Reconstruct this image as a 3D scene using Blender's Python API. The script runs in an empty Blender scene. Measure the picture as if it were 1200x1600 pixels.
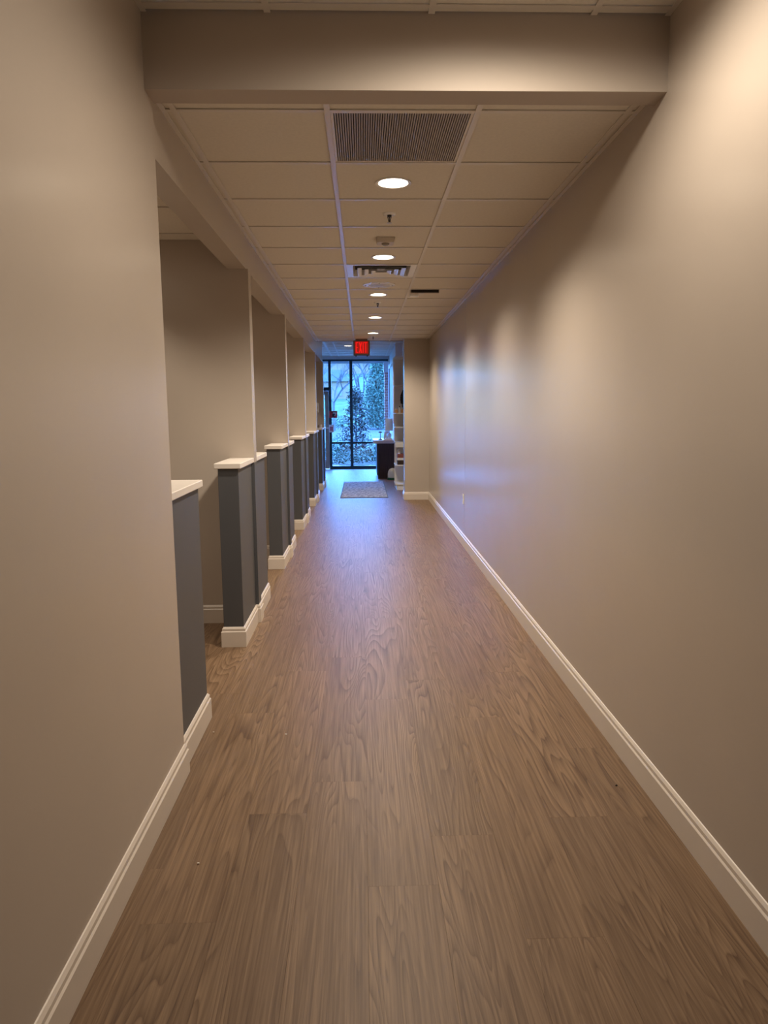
import bpy, bmesh, math, random
from mathutils import Vector, Matrix

random.seed(7)
scene = bpy.context.scene
COL = scene.collection

# ------------------------------------------------------------------ camera
F_PX = 1117.9
PITCH, YAW, ROLL = 0.1405, 0.0287, 0.0075
CAM_Z = 1.529
cam_data = bpy.data.cameras.new('camera')
cam = bpy.data.objects.new('camera', cam_data)
COL.objects.link(cam)
cam_data.sensor_fit = 'VERTICAL'
cam_data.sensor_height = 24.0
cam_data.lens = F_PX / 1600.0 * 24.0
cam_data.clip_start = 0.05
cam_data.clip_end = 500
_r0 = Vector((math.cos(YAW), -math.sin(YAW), 0))
_f = Vector((math.sin(YAW), math.cos(YAW), 0)) * math.cos(PITCH) - Vector((0, 0, 1)) * math.sin(PITCH)
_u0 = _r0.cross(_f)
_r = _r0 * math.cos(ROLL) - _u0 * math.sin(ROLL)
_u = _u0 * math.cos(ROLL) + _r0 * math.sin(ROLL)
cam.matrix_world = Matrix(((_r.x, _u.x, -_f.x, 0), (_r.y, _u.y, -_f.y, 0), (_r.z, _u.z, -_f.z, CAM_Z), (0, 0, 0, 1)))
scene.camera = cam

# ------------------------------------------------------------------ sky, exposure
SKY = (0.12, 0.33, 1.0)
SKY_STRENGTH = 34.0
world = bpy.data.worlds.new('overcast_sky')
scene.world = world
world.use_nodes = True
world.node_tree.nodes['Background'].inputs[0].default_value = (*SKY, 1)
world.node_tree.nodes['Background'].inputs[1].default_value = SKY_STRENGTH
vs = scene.view_settings
vs.view_transform = 'Standard'
vs.look = 'None'
vs.exposure = 0.40
vs.gamma = 1.0
vs.use_curve_mapping = False

WARM = (1.0, 0.87, 0.71)
LAMP_POWER = 106.0
BOOTH_POWER = 20.0
LOBBY_POWER = 45.0

# ------------------------------------------------------------------ materials
def nt(name):
    m = bpy.data.materials.new(name)
    m.use_nodes = True
    t = m.node_tree
    b = t.nodes['Principled BSDF']
    return m, t, b

def N(t, kind, **kw):
    n = t.nodes.new(kind)
    for k, v in kw.items():
        setattr(n, k, v)
    return n

def mat(name, col, rough=0.5, spec=0.5, metal=0.0, var=0.06, scale=8.0, bump=0.0, bscale=200.0, emit=None, estr=0.0, stretch=None):
    """Principled surface with a slight procedural tone variation and optional fine relief."""
    m, t, b = nt(name)
    b.inputs['Roughness'].default_value = rough
    b.inputs['Specular IOR Level'].default_value = spec
    b.inputs['Metallic'].default_value = metal
    tc = N(t, 'ShaderNodeTexCoord')
    src = tc.outputs['Object']
    if stretch:
        mp = N(t, 'ShaderNodeMapping')
        mp.inputs['Scale'].default_value = stretch
        t.links.new(src, mp.inputs['Vector'])
        src = mp.outputs[0]
    no = N(t, 'ShaderNodeTexNoise')
    no.inputs['Scale'].default_value = scale
    no.inputs['Detail'].default_value = 3
    t.links.new(src, no.inputs['Vector'])
    rp = N(t, 'ShaderNodeValToRGB')
    rp.color_ramp.elements[0].position = 0.3
    rp.color_ramp.elements[1].position = 0.7
    rp.color_ramp.elements[0].color = (*[c * (1 - var) for c in col], 1)
    rp.color_ramp.elements[1].color = (*[min(1, c * (1 + var)) for c in col], 1)
    t.links.new(no.outputs[0], rp.inputs[0])
    t.links.new(rp.outputs[0], b.inputs['Base Color'])
    if bump > 0:
        n2 = N(t, 'ShaderNodeTexNoise')
        n2.inputs['Scale'].default_value = bscale
        n2.inputs['Detail'].default_value = 2
        t.links.new(src, n2.inputs['Vector'])
        bp = N(t, 'ShaderNodeBump')
        bp.inputs['Strength'].default_value = bump
        bp.inputs['Distance'].default_value = 0.002
        t.links.new(n2.outputs[0], bp.inputs['Height'])
        t.links.new(bp.outputs[0], b.inputs['Normal'])
    if emit:
        b.inputs['Emission Color'].default_value = (*emit, 1)
        b.inputs['Emission Strength'].default_value = estr
    return m

def wood_floor():
    m, t, b = nt('vinyl_plank')
    L = t.links.new
    tc = N(t, 'ShaderNodeTexCoord')
    oi = N(t, 'ShaderNodeObjectInfo')
    off = N(t, 'ShaderNodeCombineXYZ')
    for i, k in enumerate((31.0, 57.0, 83.0)):
        mu = N(t, 'ShaderNodeMath', operation='MULTIPLY')
        mu.inputs[1].default_value = k
        L(oi.outputs['Random'], mu.inputs[0])
        L(mu.outputs[0], off.inputs[i])
    add = N(t, 'ShaderNodeVectorMath', operation='ADD')
    L(tc.outputs['Object'], add.inputs[0])
    L(off.outputs[0], add.inputs[1])
    def stretched(sx, sy):
        mp = N(t, 'ShaderNodeMapping')
        mp.inputs['Scale'].default_value = (sx, sy, 1)
        L(add.outputs[0], mp.inputs['Vector'])
        return mp.outputs[0]
    # cathedral figure: contour lines of a stretched noise field
    n1 = N(t, 'ShaderNodeTexNoise')
    n1.inputs['Scale'].default_value = 1.0
    n1.inputs['Detail'].default_value = 1.2
    n1.inputs['Roughness'].default_value = 0.45
    n1.inputs['Distortion'].default_value = 0.6
    L(stretched(7.0, 0.55), n1.inputs['Vector'])
    mul = N(t, 'ShaderNodeMath', operation='MULTIPLY')
    mul.inputs[1].default_value = 20.0
    L(n1.outputs[0], mul.inputs[0])
    fr = N(t, 'ShaderNodeMath', operation='FRACT')
    L(mul.outputs[0], fr.inputs[0])
    ring = N(t, 'ShaderNodeValToRGB')
    cr = ring.color_ramp
    cr.elements[0].position = 0.0
    cr.elements[0].color = (0.12, 0.12, 0.12, 1)
    cr.elements[1].position = 1.0
    cr.elements[1].color = (0.55, 0.55, 0.55, 1)
    e = cr.elements.new(0.18); e.color = (0.5, 0.5, 0.5, 1)
    e = cr.elements.new(0.45); e.color = (0.72, 0.72, 0.72, 1)
    e = cr.elements.new(0.9); e.color = (0.95, 0.95, 0.95, 1)
    L(fr.outputs[0], ring.inputs[0])
    # straight pores
    n2 = N(t, 'ShaderNodeTexNoise')
    n2.inputs['Scale'].default_value = 1.0
    n2.inputs['Detail'].default_value = 4
    n2.inputs['Roughness'].default_value = 0.65
    L(stretched(120, 2.2), n2.inputs['Vector'])
    # soft blotches where the figure fades out
    n3 = N(t, 'ShaderNodeTexNoise')
    n3.inputs['Scale'].default_value = 1.0
    n3.inputs['Detail'].default_value = 2
    L(stretched(5, 1.1), n3.inputs['Vector'])
    rp3 = N(t, 'ShaderNodeValToRGB')
    rp3.color_ramp.elements[0].position = 0.35
    rp3.color_ramp.elements[1].position = 0.65
    rp3.color_ramp.elements[0].color = (0.15, 0.15, 0.15, 1)
    rp3.color_ramp.elements[1].color = (0.8, 0.8, 0.8, 1)
    L(n3.outputs[0], rp3.inputs[0])
    mx = N(t, 'ShaderNodeMix', data_type='FLOAT')
    L(rp3.outputs[0], mx.inputs[0])
    mx.inputs[2].default_value = 0.6
    L(ring.outputs[0], mx.inputs[3])
    pore = N(t, 'ShaderNodeMath', operation='MULTIPLY_ADD')
    pore.inputs[1].default_value = 1.5
    pore.inputs[2].default_value = -0.75
    L(n2.outputs[0], pore.inputs[0])
    sm = N(t, 'ShaderNodeMath', operation='ADD', use_clamp=True)
    L(mx.outputs[0], sm.inputs[0])
    L(pore.outputs[0], sm.inputs[1])
    col = N(t, 'ShaderNodeValToRGB')
    col.color_ramp.elements[0].position = 0.0
    col.color_ramp.elements[0].color = (0.068, 0.034, 0.017, 1)
    col.color_ramp.elements[1].position = 1.0
    col.color_ramp.elements[1].color = (0.255, 0.165, 0.098, 1)
    e = col.color_ramp.elements.new(0.5); e.color = (0.150, 0.090, 0.050, 1)
    L(sm.outputs[0], col.inputs[0])
    hsv = N(t, 'ShaderNodeHueSaturation')
    v = N(t, 'ShaderNodeMath', operation='MULTIPLY_ADD')
    v.inputs[1].default_value = 0.16
    v.inputs[2].default_value = 0.92
    L(oi.outputs['Random'], v.inputs[0])
    L(v.outputs[0], hsv.inputs['Value'])
    L(col.outputs[0], hsv.inputs['Color'])
    L(hsv.outputs[0], b.inputs['Base Color'])
    b.inputs['Roughness'].default_value = 0.45
    b.inputs['Specular IOR Level'].default_value = 0.26
    bp = N(t, 'ShaderNodeBump')
    bp.inputs['Strength'].default_value = 0.12
    bp.inputs['Distance'].default_value = 0.001
    L(sm.outputs[0], bp.inputs['Height'])
    L(bp.outputs[0], b.inputs['Normal'])
    return m

def speckle(name, c0, c1, scale, rough=0.95):
    m, t, b = nt(name)
    tc = N(t, 'ShaderNodeTexCoord')
    no = N(t, 'ShaderNodeTexNoise')
    no.inputs['Scale'].default_value = scale
    no.inputs['Detail'].default_value = 3
    no.inputs['Roughness'].default_value = 0.8
    t.links.new(tc.outputs['Object'], no.inputs['Vector'])
    rp = N(t, 'ShaderNodeValToRGB')
    rp.color_ramp.elements[0].position = 0.38
    rp.color_ramp.elements[1].position = 0.62
    rp.color_ramp.elements[0].color = (*c0, 1)
    rp.color_ramp.elements[1].color = (*c1, 1)
    t.links.new(no.outputs[0], rp.inputs[0])
    t.links.new(rp.outputs[0], b.inputs['Base Color'])
    b.inputs['Roughness'].default_value = rough
    return m

def brick_mat():
    m, t, b = nt('red_brick')
    tc = N(t, 'ShaderNodeTexCoord')
    mp = N(t, 'ShaderNodeMapping')
    mp.inputs['Rotation'].default_value = (math.pi / 2, 0, 0)
    t.links.new(tc.outputs['Object'], mp.inputs['Vector'])
    br = N(t, 'ShaderNodeTexBrick')
    br.inputs['Scale'].default_value = 1.0
    br.inputs['Brick Width'].default_value = 0.21
    br.inputs['Row Height'].default_value = 0.075
    br.inputs['Mortar Size'].default_value = 0.008
    br.inputs['Color1'].default_value = (0.36, 0.13, 0.10, 1)
    br.inputs['Color2'].default_value = (0.28, 0.10, 0.08, 1)
    br.inputs['Mortar'].default_value = (0.5, 0.4, 0.34, 1)
    t.links.new(mp.outputs[0], br.inputs['Vector'])
    t.links.new(br.outputs[0], b.inputs['Base Color'])
    b.inputs['Roughness'].default_value = 0.9
    return m

def glass_mat():
    m = bpy.data.materials.new('window_glass')
    m.use_nodes = True
    t = m.node_tree
    t.nodes.remove(t.nodes['Principled BSDF'])
    o = t.nodes['Material Output']
    tr = N(t, 'ShaderNodeBsdfTransparent')
    tr.inputs[0].default_value = (0.86, 0.95, 0.97, 1)
    gl = N(t, 'ShaderNodeBsdfGlossy')
    gl.inputs['Roughness'].default_value = 0.02
    mx = N(t, 'ShaderNodeMixShader')
    mx.inputs[0].default_value = 0.05
    t.links.new(tr.outputs[0], mx.inputs[1])
    t.links.new(gl.outputs[0], mx.inputs[2])
    t.links.new(mx.outputs[0], o.inputs[0])
    return m

M = {}
M['wall'] = mat('beige_wall_paint', (0.47, 0.405, 0.345), 0.27, 0.9, var=0.015, scale=2.0, bump=0.05, bscale=260)
M['wall_flat'] = mat('flat_beige_header_paint', (0.47, 0.405, 0.345), 0.6, 0.3, var=0.015, scale=2.0, bump=0.05, bscale=260)
M['grey'] = mat('slate_grey_paint', (0.078, 0.080, 0.088), 0.45, 0.45, var=0.03, scale=3.0, bump=0.05, bscale=260)
M['trim'] = mat('cream_trim_paint', (0.66, 0.585, 0.51), 0.38, 0.5, var=0.02, scale=4.0)
M['cap'] = mat('cream_cap_laminate', (0.72, 0.66, 0.60), 0.35, 0.5, var=0.02, scale=4.0)
M['tile'] = mat('ceiling_tile_fibre', (0.74, 0.69, 0.60), 0.92, 0.2, var=0.03, scale=60, bump=0.35, bscale=420)
M['tee'] = mat('ceiling_grid_enamel', (0.70, 0.65, 0.58), 0.33, 0.5, var=0.01)
M['plenum'] = mat('plenum_dark', (0.05, 0.05, 0.05), 0.9)
M['subfloor'] = mat('subfloor', (0.06, 0.05, 0.045), 0.9)
M['plank'] = wood_floor()
M['lobby_white'] = mat('lobby_white_paint', (0.78, 0.77, 0.77), 0.5, 0.4, var=0.02)
M['ring'] = mat('white_enamel_ring', (0.75, 0.72, 0.68), 0.3, 0.5, var=0.01)
M['lens'] = mat('lit_lens', (0.9, 0.9, 0.9), 0.5, emit=(1.0, 0.86, 0.66), estr=9.0)
M['chrome'] = mat('sprinkler_metal', (0.55, 0.52, 0.5), 0.3, 0.5, metal=0.9)
M['dark_metal'] = mat('dark_metal', (0.05, 0.04, 0.04), 0.4, 0.5, metal=0.6)
M['grille'] = mat('return_grille_metal', (0.36, 0.32, 0.32), 0.45, 0.4, var=0.03)
M['black'] = mat('matte_black', (0.015, 0.013, 0.012), 0.8)
M['diff'] = mat('diffuser_enamel', (0.85, 0.84, 0.83), 0.25, 0.5, var=0.01)
M['sensor'] = mat('sensor_plastic', (0.60, 0.53, 0.44), 0.5)
M['sensor_lens'] = mat('sensor_lens_plastic', (0.22, 0.19, 0.15), 0.25)
M['speaker'] = speckle('speaker_perforation', (0.45, 0.45, 0.48), (0.66, 0.66, 0.68), 260, 0.5)
M['exit_body'] = mat('exit_housing', (0.16, 0.13, 0.11), 0.5)
M['exit_face'] = mat('exit_face_lit', (0.3, 0.02, 0.02), 0.4, emit=(0.75, 0.012, 0.010), estr=0.26)
M['exit_letter'] = mat('exit_letter_lit', (0.5, 0.03, 0.03), 0.4, emit=(1.0, 0.008, 0.008), estr=0.62)
M['frame'] = mat('storefront_frame', (0.012, 0.045, 0.075), 0.35, 0.5, metal=0.2)
M['door_paint'] = mat('door_stile_paint', (0.36, 0.34, 0.32), 0.45)
M['glass'] = glass_mat()
M['mat'] = speckle('speckled_mat', (0.10, 0.12, 0.17), (0.60, 0.62, 0.68), 16)
M['mat_edge'] = mat('mat_rubber_edge', (0.12, 0.13, 0.15), 0.8)
M['desk'] = mat('dark_walnut', (0.045, 0.026, 0.020), 0.4, 0.4, var=0.5, scale=3.0, stretch=(40, 40, 1.0))
M['counter'] = mat('pale_countertop', (0.72, 0.66, 0.66), 0.3, var=0.06, scale=30)
M['white'] = mat('white_laminate', (0.85, 0.84, 0.83), 0.4, var=0.02)
M['shade'] = mat('lamp_shade_fabric', (0.55, 0.62, 0.68), 0.8)
M['ceramic'] = mat('pale_ceramic', (0.6, 0.68, 0.75), 0.25)
M['amber'] = mat('amber_plastic', (0.85, 0.42, 0.14), 0.3)
M['redbrown'] = mat('red_brown_box', (0.28, 0.08, 0.06), 0.5)
M['cream'] = mat('cream_plastic', (0.82, 0.80, 0.68), 0.4)
M['green'] = mat('dark_green_plastic', (0.02, 0.13, 0.07), 0.4)
M['red_sign'] = mat('red_sign_face', (0.45, 0.03, 0.04), 0.4)
M['sign_black'] = mat('sign_black_print', (0.015, 0.012, 0.015), 0.5)
M['sign_white'] = mat('sign_white_print', (0.82, 0.80, 0.82), 0.5)
M['sign_pink'] = mat('sign_pink_print', (0.50, 0.16, 0.26), 0.5)
M['paper'] = mat('white_paper', (0.85, 0.85, 0.86), 0.7)
M['bronze'] = mat('dull_bronze', (0.22, 0.17, 0.12), 0.4, metal=0.4)
M['brick'] = brick_mat()
M['stone'] = mat('pale_stone', (0.45, 0.42, 0.40), 0.8)
M['asphalt'] = mat('asphalt', (0.05, 0.05, 0.05), 0.9, 0.03, var=0.08, scale=0.6)
M['concrete'] = mat('concrete', (0.32, 0.32, 0.30), 0.9, 0.03, var=0.06, scale=2.0)
M['mulch'] = mat('planting_bed_soil', (0.05, 0.042, 0.035), 0.95, var=0.3, scale=12)
M['lawn'] = mat('winter_lawn', (0.055, 0.075, 0.038), 0.95, 0.03, var=0.25, scale=0.7)
M['leaf_dark'] = mat('dark_evergreen_leaf', (0.007, 0.013, 0.008), 0.35, var=0.6, scale=14)
M['leaf_cover'] = mat('ground_cover_leaf', (0.06, 0.09, 0.06), 0.5, 0.25, var=0.5, scale=6)
M['leaf_blue'] = mat('conifer_needles', (0.055, 0.09, 0.062), 0.7, 0.1, var=0.4, scale=1.5)
M['leaf_pale'] = mat('pale_shrub_leaf', (0.22, 0.22, 0.13), 0.6, var=0.3, scale=4)
M['bark'] = mat('grey_bark', (0.045, 0.042, 0.042), 0.9, var=0.2, scale=10)
M['bldg'] = mat('pale_brick_building', (0.16, 0.11, 0.065), 0.9, 0.03, var=0.08, scale=1.0)
M['roof'] = mat('grey_shingle_roof', (0.075, 0.075, 0.075), 0.9, var=0.1, scale=3.0)
M['soffit'] = mat('canopy_soffit', (0.10, 0.10, 0.11), 0.7)
M['grey_panel'] = mat('grey_board', (0.30, 0.30, 0.33), 0.5)
M['crumb'] = mat('plaster_crumb', (0.85, 0.8, 0.72), 0.8)

# ------------------------------------------------------------------ helpers
def tag(o, label=None, cat=None, group=None, kind=None):
    if label: o['label'] = label
    if cat: o['category'] = cat
    if group: o['group'] = group
    if kind: o['kind'] = kind
    return o

def empty(name, loc, label=None, cat=None, group=None, kind=None):
    o = bpy.data.objects.new(name, None)
    o.empty_display_size = 0.1
    o.location = loc
    COL.objects.link(o)
    return tag(o, label, cat, group, kind)

def world_loc(o):
    v = Vector(o.location)
    while o.parent:
        o = o.parent
        v += Vector(o.location)
    return v

def obj(name, bm, m, parent=None, origin=None, smooth=False, **kw):
    """Link bm (built in world coordinates) as one mesh object."""
    if origin is None:
        if bm.verts:
            xs = [v.co.x for v in bm.verts]; ys = [v.co.y for v in bm.verts]; zs = [v.co.z for v in bm.verts]
            origin = Vector(((min(xs) + max(xs)) / 2, (min(ys) + max(ys)) / 2, min(zs)))
        else:
            origin = Vector((0, 0, 0))
    origin = Vector(origin)
    bmesh.ops.translate(bm, verts=bm.verts, vec=-origin)
    bmesh.ops.recalc_face_normals(bm, faces=bm.faces)
    me = bpy.data.meshes.new(name)
    bm.to_mesh(me)
    bm.free()
    if smooth:
        for p in me.polygons:
            p.use_smooth = True
    me.materials.append(M[m] if isinstance(m, str) else m)
    o = bpy.data.objects.new(name, me)
    COL.objects.link(o)
    if parent:
        o.parent = parent
        o.location = origin - world_loc(parent)
    else:
        o.location = origin
    return tag(o, kw.get('label'), kw.get('cat'), kw.get('group'), kw.get('kind'))

def B():
    return bmesh.new()

def box(bm, x0, x1, y0, y1, z0, z1, bevel=0.0):
    vs_ = [bm.verts.new((x, y, z)) for x in (x0, x1) for y in (y0, y1) for z in (z0, z1)]
    idx = ((0, 1, 3, 2), (4, 6, 7, 5), (0, 4, 5, 1), (2, 3, 7, 6), (0, 2, 6, 4), (1, 5, 7, 3))
    fs = [bm.faces.new([vs_[i] for i in f]) for f in idx]
    if bevel > 0:
        es = list({e for f in fs for e in f.edges})
        bmesh.ops.bevel(bm, geom=es, offset=bevel, segments=1, affect='EDGES', profile=0.5)
    return bm

def bx(*a, **k):
    return box(B(), *a, **k)

def lathe(bm, cx, cy, prof, seg=32, closed=False):
    """Revolve [(r,z)...] about a vertical axis."""
    rings = []
    for r, z in prof:
        if r < 1e-6:
            rings.append([bm.verts.new((cx, cy, z))])
        else:
            rings.append([bm.verts.new((cx + r * math.cos(2 * math.pi * i / seg), cy + r * math.sin(2 * math.pi * i / seg), z)) for i in range(seg)])
    pairs = list(zip(rings[:-1], rings[1:]))
    if closed:
        pairs.append((rings[-1], rings[0]))
    for a, b in pairs:
        for i in range(seg):
            j = (i + 1) % seg
            if len(a) == 1 and len(b) == 1:
                continue
            if len(a) == 1:
                bm.faces.new((a[0], b[i], b[j]))
            elif len(b) == 1:
                bm.faces.new((a[i], b[0], a[j]))
            else:
                bm.faces.new((a[i], b[i], b[j], a[j]))
    return bm

def tube(bm, p, q, r0, r1, seg=6, caps=True):
    p, q = Vector(p), Vector(q)
    d = (q - p)
    if d.length < 1e-6:
        return bm
    d.normalize()
    a = d.orthogonal().normalized()
    b = d.cross(a)
    r = []
    for c, rad in ((p, r0), (q, r1)):
        r.append([bm.verts.new(c + (a * math.cos(2 * math.pi * i / seg) + b * math.sin(2 * math.pi * i / seg)) * rad) for i in range(seg)])
    for i in range(seg):
        j = (i + 1) % seg
        bm.faces.new((r[0][i], r[0][j], r[1][j], r[1][i]))
    if caps:
        bm.faces.new(r[0][::-1])
        bm.faces.new(r[1])
    return bm

def prism(bm, pts, y0, y1):
    """Extrude an (x,z) polygon from y0 to y1."""
    a = [bm.verts.new((x, y0, z)) for x, z in pts]
    b = [bm.verts.new((x, y1, z)) for x, z in pts]
    n = len(pts)
    bm.faces.new(a)
    bm.faces.new(b[::-1])
    for i in range(n):
        j = (i + 1) % n
        bm.faces.new((a[i], b[i], b[j], a[j]))
    return bm

BASE_PROFILE = [(0.0, 0.0), (0.016, 0.0), (0.016, 0.101), (0.0105, 0.1065), (0.0105, 0.121), (0.0035, 0.131), (0.0, 0.133)]

def sweep_base(bm, path):
    """Baseboard: sweep the profile along a plan path, offset to the LEFT of travel, mitred at corners."""
    P = [Vector((x, y)) for x, y in path]
    n = len(P)
    rings = []
    for i in range(n):
        dirs = []
        if i > 0: dirs.append((P[i] - P[i - 1]).normalized())
        if i < n - 1: dirs.append((P[i + 1] - P[i]).normalized())
        norms = [Vector((-d.y, d.x)) for d in dirs]
        if len(norms) == 2:
            s = norms[0] + norms[1]
            off = s / max(1e-6, (1 + norms[0].dot(norms[1])))
        else:
            off = norms[0]
        rings.append([bm.verts.new((P[i].x + off.x * o, P[i].y + off.y * o, z)) for o, z in BASE_PROFILE])
    for a, b in zip(rings[:-1], rings[1:]):
        for k in range(len(BASE_PROFILE)):
            l = (k + 1) % len(BASE_PROFILE)
            bm.faces.new((a[k], b[k], b[l], a[l]))
    bm.faces.new(rings[0])
    bm.faces.new(rings[-1][::-1])
    return bm

# ------------------------------------------------------------------ dimensions
XR = 1.137            # right wall face
XL = -0.775           # near left wall face and partition ends
XS = -0.795           # half wall faces
XB = -0.79            # beam face
Z_HI = 2.945          # ceiling near the camera and in the lobby
Z_LO = 2.721          # corridor ceiling
Y_HEAD0, Y_HEAD1 = 2.80, 2.92
Y_END = 12.62         # end of the corridor ceiling
Y_WIN = 19.1
BOOTH_X = -2.55
PART_Y = [5.12 + 2.34 * k for k in range(5)]   # near faces of the partitions
PT = 0.12
HALF = 0.55
Y_BACK = -3.2

# ------------------------------------------------------------------ floor
floor = obj('floor', bx(-5.75, 1.35, Y_BACK - 0.1, Y_WIN + 0.05, -0.06, -0.0045), 'subfloor', kind='structure')
PW, PL = 0.2300, 1.52
pm_bm = bx(-PW / 2 + 0.0002, PW / 2 - 0.0002, -PL / 2 + 0.0001, PL / 2 - 0.0001, -0.004, 0.0, bevel=0.0002)
plank_mesh = bpy.data.meshes.new('plank')
bmesh.ops.recalc_face_normals(pm_bm, faces=pm_bm.faces)
pm_bm.to_mesh(plank_mesh)
pm_bm.free()
plank_mesh.materials.append(M['plank'])
JOINT = {-3: 1.985, -2: 2.57, -1: 2.80, 0: 2.13, 1: 2.40, 2: 1.88, 3: 2.50, 4: 3.05, -4: 2.25}
fl_loc = world_loc(floor)
for k in range(-25, 5):
    j = JOINT.get(k, 2.0 + (k * 0.61) % 1.52)
    y = j - PL * 3
    while y < Y_WIN - 0.1:
        if y + PL > (Y_BACK if k >= -4 else (2.6 if k >= -11 else 14.3)):
            o = bpy.data.objects.new('plank', plank_mesh)
            COL.objects.link(o)
            o.parent = floor
            o.location = Vector(((k + 0.5) * PW, y + PL / 2, 0)) - fl_loc
        y += PL

# ------------------------------------------------------------------ walls
# right wall in two lengths with an open vertical joint
b = B()
box(b, XR, XR + 0.15, Y_BACK, 7.952, 0, Z_HI + 0.1)
box(b, XR, XR + 0.15, 7.960, 12.30, 0, Z_HI + 0.1)
box(b, XR + 0.012, XR + 0.14, 7.952, 7.960, 0, Z_HI + 0.1)
wr = obj('wall_right', b, 'wall', kind='structure')
obj('baseboard_right', sweep_base(B(), [(XR, Y_BACK), (XR, 12.30), (0.714, 12.30), (0.714, 12.62)]), 'trim', kind='structure')
obj('wall_end_right', bx(0.714, XR + 0.15, 12.30, 12.62, 0, Z_HI + 0.1), 'wall', kind='structure')

wl = obj('wall_left', bx(XL - 0.14, XL, Y_BACK, 2.90, 0, Z_HI + 0.1), 'wall', kind='structure')
obj('wall_back', bx(XL - 0.14, XR + 0.15, Y_BACK - 0.12, Y_BACK, 0, Z_HI + 0.1), 'wall', kind='structure')
obj('wall_header', bx(XL - 0.0, XR, Y_HEAD0, Y_HEAD1, 2.687, Z_HI + 0.08), 'wall_flat', kind='structure')
obj('wall_booths_back', bx(BOOTH_X - 0.1, BOOTH_X, 2.78, 14.72, 0, 2.78), 'wall', kind='structure')
obj('wall_booth_near', bx(BOOTH_X, XL - 0.14, 2.78, 2.90, 0, 2.78), 'wall', kind='structure')

def unit_path(yk, first=False):
    """Plan path round one partition with its half walls, booth side to booth side (wall on the right hand)."""
    x_in = XS - 0.13
    y1 = yk + PT
    far = [(XL, y1), (XS, y1), (XS, y1 + HALF), (x_in, y1 + HALF), (x_in, y1), (BOOTH_X, y1)]
    if first:
        return [(XL, Y_BACK)] + far
    return [(BOOTH_X, yk), (x_in, yk), (x_in, yk - HALF), (XS, yk - HALF), (XS, yk), (XL, yk)] + far

obj('baseboard_left', sweep_base(B(), unit_path(2.78, True)[::-1] if False else [(x, y) for x, y in unit_path(2.78, True)][::-1]), 'trim', kind='structure')

ORD = ['first', 'second', 'third', 'fourth', 'fifth']
for i, yk in enumerate(PART_Y):
    y1 = yk + PT
    b = B()
    box(b, BOOTH_X, XB - 0.125, yk, y1, 0, 2.80)
    box(b, XB - 0.125, XL, yk, y1, 0, 2.50)
    w = obj('wall_partition', b, 'wall', kind='structure', label='full-height beige booth partition, %s along from the return grille' % ORD[i])
    obj('baseboard', sweep_base(B(), unit_path(yk)[::-1]), 'trim', w)
    obj('painted_end', bx(XS, XL + 0.0015, yk - 0.0015, y1 + 0.0015, 0.10, 1.172), 'grey', w, label='grey painted lower end of the partition')

hw_names = ['grey half wall with cream cap running on from the near beige wall'] + \
           ['grey half wall with cream cap at the %s booth partition' % ORD[i] for i in range(4)] + \
           ['grey half wall with ornaments on its cap at the lobby end']
for i, yk in enumerate([2.78] + PART_Y):
    t = empty('half_wall', (XS - 0.065, yk + PT / 2, 0), hw_names[i], 'half wall', 'grey half walls along the corridor')
    segs = [(yk + PT, yk + PT + HALF)]
    if i > 0:
        segs.insert(0, (yk - HALF, yk))
    for (a, c) in segs:
        obj('panel', bx(XS - 0.13, XS, a, c, 0, 1.172, bevel=0.002), 'grey', t)
        ca, cc = (a - 0.02, c) if a < yk else (a, c + 0.02)
        obj('cap', bx(XS - 0.15, XS + 0.019, ca, cc, 1.172, 1.206, bevel=0.003), 'cap', t, label='cream laminate cap')

# beam over the booth openings
b = B()
box(b, XB - 0.125, XB, 2.90, PART_Y[-1] + PT, 2.50, Z_HI + 0.02)
obj('beam_left', b, 'wall', kind='structure', label='long dropped beam over the booth openings')

# ------------------------------------------------------------------ ceilings
TILE_T = 0.012
TEE_W = 0.024
def square_hole(bm, x0, x1, y0, y1, z0, z1, cx, cy, r, seg=32):
    """A tile with a round hole."""
    def sq(a):
        dx, dy = math.cos(a), math.sin(a)
        tx = ((x1 - cx) if dx > 0 else (cx - x0)) / max(1e-9, abs(dx))
        ty = ((y1 - cy) if dy > 0 else (cy - y0)) / max(1e-9, abs(dy))
        k = min(tx, ty)
        return cx + dx * k, cy + dy * k
    angs = sorted({2 * math.pi * i / seg for i in range(seg)} | {math.atan2(y - cy, x - cx) % (2 * math.pi) for x in (x0, x1) for y in (y0, y1)})
    rings = []
    for z in (z0, z1):
        rings.append(([bm.verts.new((*sq(a), z)) for a in angs], [bm.verts.new((cx + r * math.cos(a), cy + r * math.sin(a), z)) for a in angs]))
    n = len(angs)
    for i in range(n):
        j = (i + 1) % n
        for (o_, i_) in rings:
            bm.faces.new((o_[i], o_[j], i_[j], i_[i]))
        bm.faces.new((rings[0][0][i], rings[0][0][j], rings[1][0][j], rings[1][0][i]))
        bm.faces.new((rings[0][1][i], rings[0][1][j], rings[1][1][j], rings[1][1][i]))
    return bm

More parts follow.
